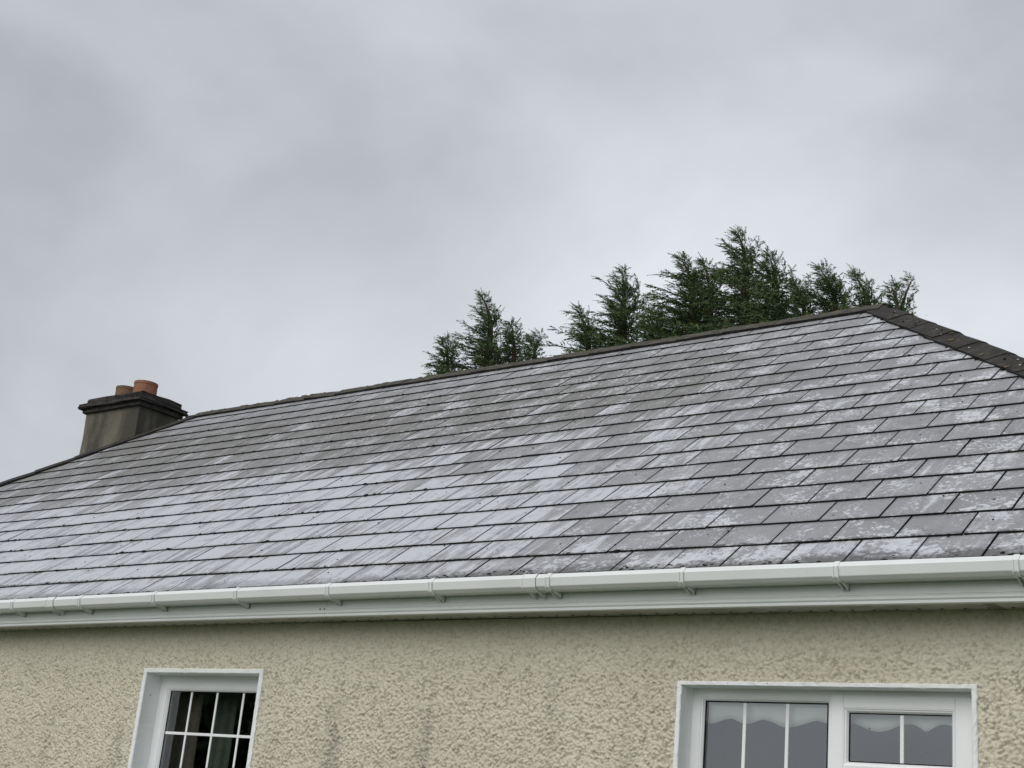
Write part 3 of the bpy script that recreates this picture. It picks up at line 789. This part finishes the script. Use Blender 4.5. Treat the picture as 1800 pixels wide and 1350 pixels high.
# vent sash stands proud of the frame
sa = MB(); ys = YF2 - .012
so = (mul + .004, xi1 - .022, H - .863, zi1 - .030 + .008)
bars_frame(sa, so[0], so[1], so[2], so[3], (sx0 - so[0], so[1] - sx1, sz0 - so[2], so[3] - sz1), ys, ys + .055)
bead(sa, sx0, sx1, sz0, sz1, .0215, ys + .0005, ys + .02)
sash = sa.build('window_sash', M_winpvc, winR, bevel=.0015)
yg2 = YF2 + .021
vg = (sx0 + .0215, sx1 - .0215 + .006, sz0 + .0215, sz1 - .0215)
for a, b in zip([gx0, -.502, -.285], [-.502, -.285, gx1]): pane(a, b, gz0, gz1, yg2, winR)
gasket(gx0, gx1, gz0, gz1, yg2, winR)
for xx in (-.502, -.285): glazing_bar(xx - .0085, xx + .0085, yg2 - .0065, gz0, gz1 - .006, winR)
pane(vg[0], .262, vg[2], vg[3], ys + .0215, winR); pane(.262, vg[1], vg[2], vg[3], ys + .0215, winR)
gasket(vg[0], vg[1], vg[2], vg[3], ys + .0215, winR, .004)
glazing_bar(.262 - .0085, .262 + .0085, ys + .0155, vg[2], vg[3] - .005, winR)
pane(lg[0], lg[1], lg[2], lg[3], yg2, winR); gasket(lg[0], lg[1], lg[2], lg[3], yg2, winR)
o = MB(); o.box(RX0 - .04, RX1 + .04, YW - .05, YW + .19, RZ0 - .06, RZ0); o.build('window_sill', M_paint, winR, bevel=.004)

# blinds and curtains behind the glass
def hanging(name, x0, x1, ztop, zbot, y, amp, freq, mat_, label, cat, seed=0):
    """zbot: number or function of x; a sheet with folds and real thickness"""
    n = int((x1 - x0) / .008) + 2; V = []; F = []; kz = 6
    for th in (0, .003):
        for i in range(n):
            x = x0 + (x1 - x0) * i / (n - 1); zb = zbot(x) if callable(zbot) else zbot
            for j in range(kz):
                t = j / (kz - 1)
                V.append((x, y + th + amp * math.sin(x * freq + seed) * (.6 + .4 * t) + amp * .4 * math.sin(x * freq * 2.3 + 1), ztop + (zb - ztop) * t))
    for th in (0, 1):
        for i in range(n - 1):
            for j in range(kz - 1):
                a = th * n * kz + i * kz + j; F.append((a, a + 1, a + kz + 1, a + kz) if th else (a, a + kz, a + kz + 1, a + 1))
    b2 = n * kz
    for i in range(n - 1):
        a = i * kz + kz - 1; F.append((a, a + kz, b2 + a + kz, b2 + a))
    me = mesh_np(name, V, F, [mat_], smooth=True)
    return newobj(name, me, None, label=label, category=cat)
KP = [(180,398),(240,392),(290,393),(340,374),(380,368),(415,386),(440,396),(470,392),(530,372),(575,386),(630,412),(690,408),(740,393),(790,378),(840,392),(890,400),(935,385),(975,395),(1010,408),(1050,426),(1095,434),(1140,427),(1190,404),(1240,395),(1270,400),(1300,419),(1325,436),(1350,420),(1385,401),(1410,397),(1440,402),(1480,412),(1560,400)]
KW = [ray_y(1150 + a / 2.769, 1130 + b / 2.769, YW + .160) for a, b in KP]
KX = [p[0] for p in KW]; KZ = [p[2] for p in KW]
hanging('scalloped_blind', -.83, .68, H - .44, lambda x: float(sum(np.interp(x + d, KX, KZ) for d in (-.008, 0, .008)) / 3), YW + .160, .0015, 9, M_blind, 'pale blind with scalloped lower edge behind the right window', 'blind')
hanging('curtain', -4.86, -4.54, H - .45, H - 1.9, YW + .30, .022, 44, M_curt, 'dull brown curtain drawn aside at the left of the left window', 'curtain')
hanging('curtain', -4.47, -4.27, H - .45, H - 1.9, YW + .37, .016, 60, M_curt2, 'greenish grey curtain behind the second pane column of the left window', 'curtain', 2)

# ------------------------------------------------------------------ walls
def fft_noise(nx, nz, lam, bw, seed):
    g_ = np.random.default_rng(seed); f = np.fft.rfft2(g_.normal(size=(nx, nz)))
    kx = np.fft.fftfreq(nx)[:, None]; kz = np.fft.rfftfreq(nz)[None, :]
    k = np.hypot(kx, kz) + 1e-9; k0 = 1 / lam
    f *= np.exp(-(np.log(k / k0) ** 2) / (2 * bw * bw))
    h = np.fft.irfft2(f, s=(nx, nz)); return h / h.std()
dx = .0041
fx = np.arange(-6.75, 1.15, dx); fz = np.arange(H - 1.24, H - .142, dx)
nx_, nz_ = len(fx), len(fz)
hA = fft_noise(nx_, nz_, 4.3, .42, 1); hB = fft_noise(nx_, nz_, 2.4, .35, 2); hC = fft_noise(nx_, nz_, 30, .5, 3); hD = fft_noise(nx_, nz_, 11, .5, 4)
stone = np.full((nx_, nz_), 0.0)
ns_ = int(nx_ * nz_ * dx * dx / .0118 ** 2)
sx_ = nr.uniform(0, nx_ - 1, ns_); sz_ = nr.uniform(0, nz_ - 1, ns_); ra = nr.uniform(.0056, .0112, ns_) / dx; el_ = nr.uniform(.65, 1.0, ns_); th_ = nr.uniform(0, math.pi, ns_); hh = nr.uniform(.55, 1.15, ns_)
for a_ in range(-4, 5):
    for b_ in range(-4, 5):
        ii = np.rint(sx_).astype(int) + a_; jj = np.rint(sz_).astype(int) + b_
        ok = (ii >= 0) & (ii < nx_) & (jj >= 0) & (jj < nz_)
        du, dv_ = ii - sx_, jj - sz_; p_ = du * np.cos(th_) + dv_ * np.sin(th_); q_ = (-du * np.sin(th_) + dv_ * np.cos(th_)) / el_
        hv = hh * np.sqrt(np.clip(1 - (p_ * p_ + q_ * q_) / ra ** 2, 0, 1))
        np.maximum.at(stone, (ii[ok], jj[ok]), hv[ok])
lump = (stone - stone.mean()) / stone.std() * .9 + .22 * hB + .25 * hA
ampl = (.68 + .13 * np.clip(hC, -1.4, 1.4)) * (.30 + .70 * np.clip((H - .17 - fz) / .28, 0, 1))[None, :]
hgt = .0042 * lump * ampl + .0009 * hD
pit = np.clip(-(lump + .45) * 1.1 * np.clip(ampl, .3, 1), 0, 1)
xs = np.concatenate([[XEL + .25, -10, -8], fx, [1.6, XER - .25]])
zs = np.concatenate([[0, .5, 1.0, 1.3], fz])
NX, NZ = len(xs), len(zs)
Yg = np.full((NX, NZ), YW); Yg[3:3 + nx_, 4:] = YW - hgt; Pg = np.zeros((NX, NZ)); Pg[3:3 + nx_, 4:] = pit
XX, ZZ = np.meshgrid(xs, zs, indexing='ij')
V = np.stack([XX, Yg, ZZ], -1).reshape(-1, 3)
I, J = np.meshgrid(np.arange(NX - 1), np.arange(NZ - 1), indexing='ij')
cx = (xs[:-1] + xs[1:])[:, None] / 2; cz = (zs[:-1] + zs[1:])[None, :] / 2
hole = ((cx > LX0 + .010) & (cx < LX1 - .010) & (cz > LZ0) & (cz < LZ1 - .010)) | ((cx > RX0 + .010) & (cx < RX1 - .010) & (cz > RZ0) & (cz < RZ1 - .010))
keep = ~hole
idx = (I * NZ + J)[keep]
F = np.stack([idx, idx + NZ, idx + NZ + 1, idx + 1], -1)
nb = len(V); x0, x1, y0, y1, zt = XEL + .25, XER - .25, YW, 2*YR - .25, H - .142
V = np.concatenate([V, np.array([[x0, y0, 0], [x1, y0, 0], [x1, y1, 0], [x0, y1, 0], [x0, y0, zt], [x1, y0, zt], [x1, y1, zt], [x0, y1, zt]])])
F = np.concatenate([F, np.array([[1, 2, 6, 5], [2, 3, 7, 6], [3, 0, 4, 7]]) + nb])
me = mesh_np('wall', V, F, [M_wall], smooth=True)
at = me.attributes.new('pit', 'FLOAT', 'POINT'); at.data.foreach_set('value', np.concatenate([Pg.ravel(), np.zeros(8)]).astype(np.float32))
wall = newobj('wall', me, house)
# rooms behind the windows
for (a, b) in ((-6.0, -2.6), (-2.0, 2.0)):
    o = MB(); o.add([(a, YW + .28, 0), (b, YW + .28, 0), (b, 4.2, 0), (a, 4.2, 0), (a, YW + .28, H - .2), (b, YW + .28, H - .2), (b, 4.2, H - .2), (a, 4.2, H - .2)], [(0,1,2,3), (7,6,5,4), (1,5,6,2), (2,6,7,3), (3,7,4,0)])
    o.build('room', M_room, house)

# ------------------------------------------------------------------ chimney
ch = MB()
CX0, CX1, CY0, CY1 = -10.37, -9.44, 3.20, 3.73
def rough_box(o, x0, x1, y0, y1, z0, z1, n, j, seed):
    b = bmesh.new(); bmesh.ops.create_cube(b, size=1)
    bmesh.ops.subdivide_edges(b, edges=b.edges[:], cuts=n, use_grid_fill=True)
    r = random.Random(seed)
    for v in b.verts:
        v.co = Vector((x0 + (v.co.x + .5) * (x1 - x0) + r.gauss(0, j), y0 + (v.co.y + .5) * (y1 - y0) + r.gauss(0, j), z0 + (v.co.z + .5) * (z1 - z0) + r.gauss(0, j * .7)))
    b.verts.index_update()
    o.add([v.co for v in b.verts], [[v.index for v in f.verts] for f in b.faces]); b.free()
rough_box(ch, CX0, CX1, CY0, CY1, H + 1.0, H + 2.79, 5, .0035, 1)
chim = ch.build('chimney', M_render, house)
o = MB(); rough_box(o, CX0 - .035, CX1 + .035, CY0 - .035, CY1 + .035, H + 2.775, H + 2.825, 3, .004, 2)
rough_box(o, CX0 - .075, CX1 + .075, CY0 - .075, CY1 + .075, H + 2.822, H + 2.872, 3, .005, 3)
rough_box(o, CX0 - .01, CX1 + .01, CY0 - .01, CY1 + .01, H + 2.868, H + 2.945, 2, .005, 4)
o.build('chimney_cap', M_cap, chim)
def pot(cx, cy, z0, z1, rr, mat_):
    o = MB(); n = 28; V = []; prof = [(rr * 1.06, z0), (rr * 1.02, z0 + .03), (rr * .97, z1 - .035), (rr * 1.0, z1 - .03), (rr * 1.0, z1), (rr * .86, z1), (rr * .84, z0)]
    for a in range(n):
        t = 2 * math.pi * a / n
        V += [(cx + q * math.cos(t), cy + q * math.sin(t), z) for q, z in prof]
    k = len(prof); F = []
    for a in range(n):
        b = (a + 1) % n
        for j in range(k - 1): F.append((a*k + j, b*k + j, b*k + j + 1, a*k + j + 1))
    o.add(V, F); o.build('chimney_pot', mat_, chim, smooth=False)
pot(-9.79, 3.49, H + 2.93, H + 3.155, .132, M_pot); pot(-10.12, 3.49, H + 2.93, H + 3.135, .125, M_pot2)

# ------------------------------------------------------------------ trees
WIND = np.array([-.80, -.58, .0])
def conifer(apex, scale, depth, seed, label, lean=.25, leader=.5, coarse=False, dens=1.0, group='conifers behind the house'):
    g_ = np.random.default_rng(seed); apex = np.array(apex, float)
    hgt_ = apex[2]
    bendv = WIND * lean
    def trunk(d):
        k = max(0.0, 1 - d / 1.0)
        return np.array([apex[0], apex[1], 0]) - bendv * (1 - k ** 2) * .55 + np.array([0, 0, apex[2] - d - .10 * k * k * lean * 2])
    base_xy = trunk(99)[:2]
    BV, TV = [], []     # blades (base, dir, len, width), limbs
    blades = [[], [], [], [], []]
    limbs = []
    def spray(p, d_, ln, tint, wmul=1.0):
        """flat feathery plume along p + d_*t, its tip nodding with the wind"""
        n = max(4, int(ln / .013))
        side = np.cross(d_, np.array([0, 0, 1.0]) + g_.normal(0, .5, 3)); side /= np.linalg.norm(side) + 1e-9
        t = (np.arange(n) + g_.uniform(0, 1, n)) / n
        sg = np.where(np.arange(n) % 2 == 0, 1, -1)[:, None]
        bd = d_[None] + side[None] * sg * g_.uniform(.15, .6, (n, 1)) + g_.normal(0, .10, (n, 3)) + WIND[None] * (.30 * t)[:, None]
        bd[:, 2] -= .25 * t
        bd /= np.linalg.norm(bd, axis=1, keepdims=True)
        cc = WIND * .20 + np.array([0, 0, -.16])
        blades[0].append(p[None] + d_[None] * (t * ln)[:, None] + cc[None] * (t * t * ln)[:, None]); blades[1].append(bd)
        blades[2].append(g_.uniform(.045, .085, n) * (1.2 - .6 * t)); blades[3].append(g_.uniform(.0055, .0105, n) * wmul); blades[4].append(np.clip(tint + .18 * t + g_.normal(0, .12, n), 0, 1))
    d = .02; k = 0; az = g_.uniform(0, 6.28)
    while d < depth:
        P = trunk(d)
        az += 2.39996 + g_.normal(0, .35)
        lobes = 1 + .34 * math.sin(2 * az + seed + d * 3.3) + .28 * math.sin(3 * az + seed * 2.1 - d * 6.7)
        if d < leader: Lb = (.035 + .17 * d / leader) * g_.uniform(.6, 1.3)
        else: Lb = (.20 + scale * (d - leader) ** .85) * (g_.uniform(1.0, 1.25) if g_.random() < .22 else g_.uniform(.35, .95)) * lobes
        el = math.radians(46 - 32 * min(1, d / 1.6) + g_.normal(0, 11))
        h_ = np.array([math.cos(az), math.sin(az), 0])
        up = np.array([0, 0, 1.0])
        d0 = h_ * math.cos(el) + up * math.sin(el)
        n = max(3, int(Lb / .055)); pts = [P]
        cur = P.copy(); dv = d0.copy()
        lat = np.cross(d0, up); lat /= np.linalg.norm(lat) + 1e-9
        bt = g_.uniform(-.12, .22)
        for i in range(n):
            dv = dv + WIND * .075 + up * (g_.normal(.012, .04) - .10 * max(0, (i / n) - .55)) + g_.normal(0, .035, 3); dv /= np.linalg.norm(dv)
            cur = cur + dv * Lb / n; pts.append(cur.copy())
            t = (i + 1) / n
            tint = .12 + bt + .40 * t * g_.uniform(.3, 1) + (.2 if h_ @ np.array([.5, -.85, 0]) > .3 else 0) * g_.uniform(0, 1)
            for sg in (1, -1):
                sd_ = dv * .7 + lat * sg * g_.uniform(.25, .9) + up * g_.uniform(-.25, .40) + WIND * .20 + g_.normal(0, .22, 3); sd_ /= np.linalg.norm(sd_)
                spray(cur, sd_, g_.uniform(.11, .24) * (1.15 - .5 * t), tint, 1.0 if d > leader else .7)
        spray(cur, dv, g_.uniform(.14, .26), .5, .8)
        limbs.append((np.array(pts), .004 + .008 * min(1, Lb)))
        k += 1
        d += (.030 if d < leader else .0165) / dens
    if lean:                # the bare nodding leader
        P = trunk(0); spray(P, np.array([WIND[0] * .7, WIND[1] * .7, .55]) / 1.1, .13, .35, .6)
    # lower crown, hidden by the roof: larger sprays
    while d < hgt_ - 1.0:
        P = trunk(d); az = g_.uniform(0, 6.28)
        Lb = min((.22 + scale * (d - leader) ** .85), 2.2) * g_.uniform(.35, 1.1)
        h_ = np.array([math.cos(az), math.sin(az), .35]); h_ /= np.linalg.norm(h_)
        n = 5
        for i in range(n):
            c = P + h_ * Lb * (i + 1) / n; m_ = 6
            bd = h_[None] + g_.normal(0, .7, (m_, 3)); bd /= np.linalg.norm(bd, axis=1, keepdims=True)
            blades[0].append(np.repeat(c[None], m_, 0)); blades[1].append(bd); blades[2].append(g_.uniform(.2, .4, m_)); blades[3].append(g_.uniform(.05, .09, m_)); blades[4].append(g_.uniform(0, .5, m_))
        limbs.append((np.array([P, P + h_ * Lb]), .015))
        d += .035 / dens ** 2
    b, dr, ln, wd, ti = [np.concatenate(x) for x in blades]
    nrm = g_.normal(size=dr.shape); sd_ = np.cross(dr, nrm); sd_ /= np.linalg.norm(sd_, axis=1, keepdims=True) + 1e-9
    tip = b + dr * ln[:, None] + np.array([0, 0, -.08]) * ln[:, None]; mid = b + dr * (ln * .45)[:, None]
    V = np.stack([b, mid + sd_ * wd[:, None], tip, mid - sd_ * wd[:, None]], 1).reshape(-1, 3)
    F = np.arange(len(b) * 4).reshape(-1, 4)
    root = newobj('conifer_tree', None, None, label=label, category='tree', group=group)
    root.location = (base_xy[0], base_xy[1], 0)
    offs = np.array([base_xy[0], base_xy[1], 0])
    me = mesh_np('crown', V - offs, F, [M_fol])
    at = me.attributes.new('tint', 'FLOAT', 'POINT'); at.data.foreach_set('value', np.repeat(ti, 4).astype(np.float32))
    newobj('crown', me, root)
    tb = MB()
    path = [trunk(q) for q in list(np.linspace(0, 1.4, 10)) + list(np.linspace(1.8, hgt_, 8))]
    def tube(pts, r0, r1, ns):
        V = []; F = []; n = len(pts)
        for i, p in enumerate(pts):
            t = pts[min(i + 1, n - 1)] - pts[max(i - 1, 0)]; t = t / (np.linalg.norm(t) + 1e-9)
            a = np.cross(t, [.3, .5, .81]); a /= np.linalg.norm(a) + 1e-9; c = np.cross(t, a)
            rr = r0 + (r1 - r0) * i / (n - 1)
            V += [p + rr * (a * math.cos(6.2832 * q / ns) + c * math.sin(6.2832 * q / ns)) - offs for q in range(ns)]
        for i in range(n - 1):
            for q in range(ns): F.append((i*ns + q, i*ns + (q+1) % ns, i*ns + ns + (q+1) % ns, i*ns + ns + q))
        tb.add(V, F)
    ds = list(np.linspace(0, 1.4, 10)) + list(np.linspace(1.8, hgt_, 8))
    tube(path, .006, .17, 7)
    for pts_, rr in limbs: tube(pts_, rr, .002, 3)
    tb.build('trunk', M_bark, root)
    return root
TR = [  # apex pixel, row distance, spread, lean, leader, words
    (783, 594, 16.2, .24, .25, .25, 'small conifer at the left end of the row, tip just over the ridge'),
    (846, 512, 16.6, .48, .55, .55, 'lone tall conifer left of the gap, tip nodding left'),
    (899, 565, 16.9, .30, .25, .30, 'slim conifer close behind the lone tall one, to its right'),
    (948, 592, 15.8, .32, -.2, .20, 'low bushy conifer on the left edge of the gap in the row'),
    (1015, 537, 16.0, .25, .55, .45, 'slim wind-bent conifer on the right edge of the gap'),
    (1094, 473, 16.8, .60, .15, .45, 'upright spire conifer with a thin bare leader, right of the gap'),
    (1196, 444, 16.2, .62, .55, .45, 'dense conifer with swept tip left of the tallest one'),
    (1236, 455, 17.4, .5, .35, .40, 'conifer tip between the dense one and the tallest one'),
    (1297, 404, 16.8, .62, .35, .45, 'tallest conifer of the row, spire above the ridge'),
    (1353, 446, 16.0, .6, .30, .35, 'conifer with forked top just right of the tallest one'),
    (1143, 545, 16.4, .50, .2, .25, 'low conifer filling the dip between the spire and the dense one'),
    (1398, 492, 17.6, .55, .4, .3, 'conifer set back between the forked one and the broad one'),
    (1440, 461, 16.6, .66, .60, .35, 'broad conifer with ragged top above the right end of the ridge'),
    (1500, 471, 17.2, .36, .60, .55, 'thin see-through conifer left of the hip corner'),
    (1567, 497, 16.6, .22, .30, .55, 'sparse conifer top over the hip corner'),
    (1603, 499, 17.0, .24, -.45, .50, 'sparse conifer leaning right, last in the row'),
]
for i, (u, v, Y, sc_, ln_, ld_, lab) in enumerate(TR):
    conifer(ray_y(u, v, Y), sc_, 3.0 if i < 4 else 3.4, 100 + i * 7, lab, ln_, ld_, dens=.62 if i >= 14 else .75 if i == 13 else .86)
# dark conifers across the front garden, seen mirrored in the left window
for i, (x, y, z, lab) in enumerate(((-13.2, -7.4, 7.5, 'dark conifer mirrored in the left window, nearer the house'), (-15.5, -11.0, 8.5, 'dark conifer mirrored in the left window, farther out'))):
    conifer((x, y, z), .75, .2, 900 + i, lab, 0.0, .1, dens=1.7, group='conifers across the front garden')

# ------------------------------------------------------------------ render
scene.render.engine = 'CYCLES'
scene.cycles.max_bounces = 8
scene.cycles.transparent_max_bounces = 12
scene.render.film_transparent = False
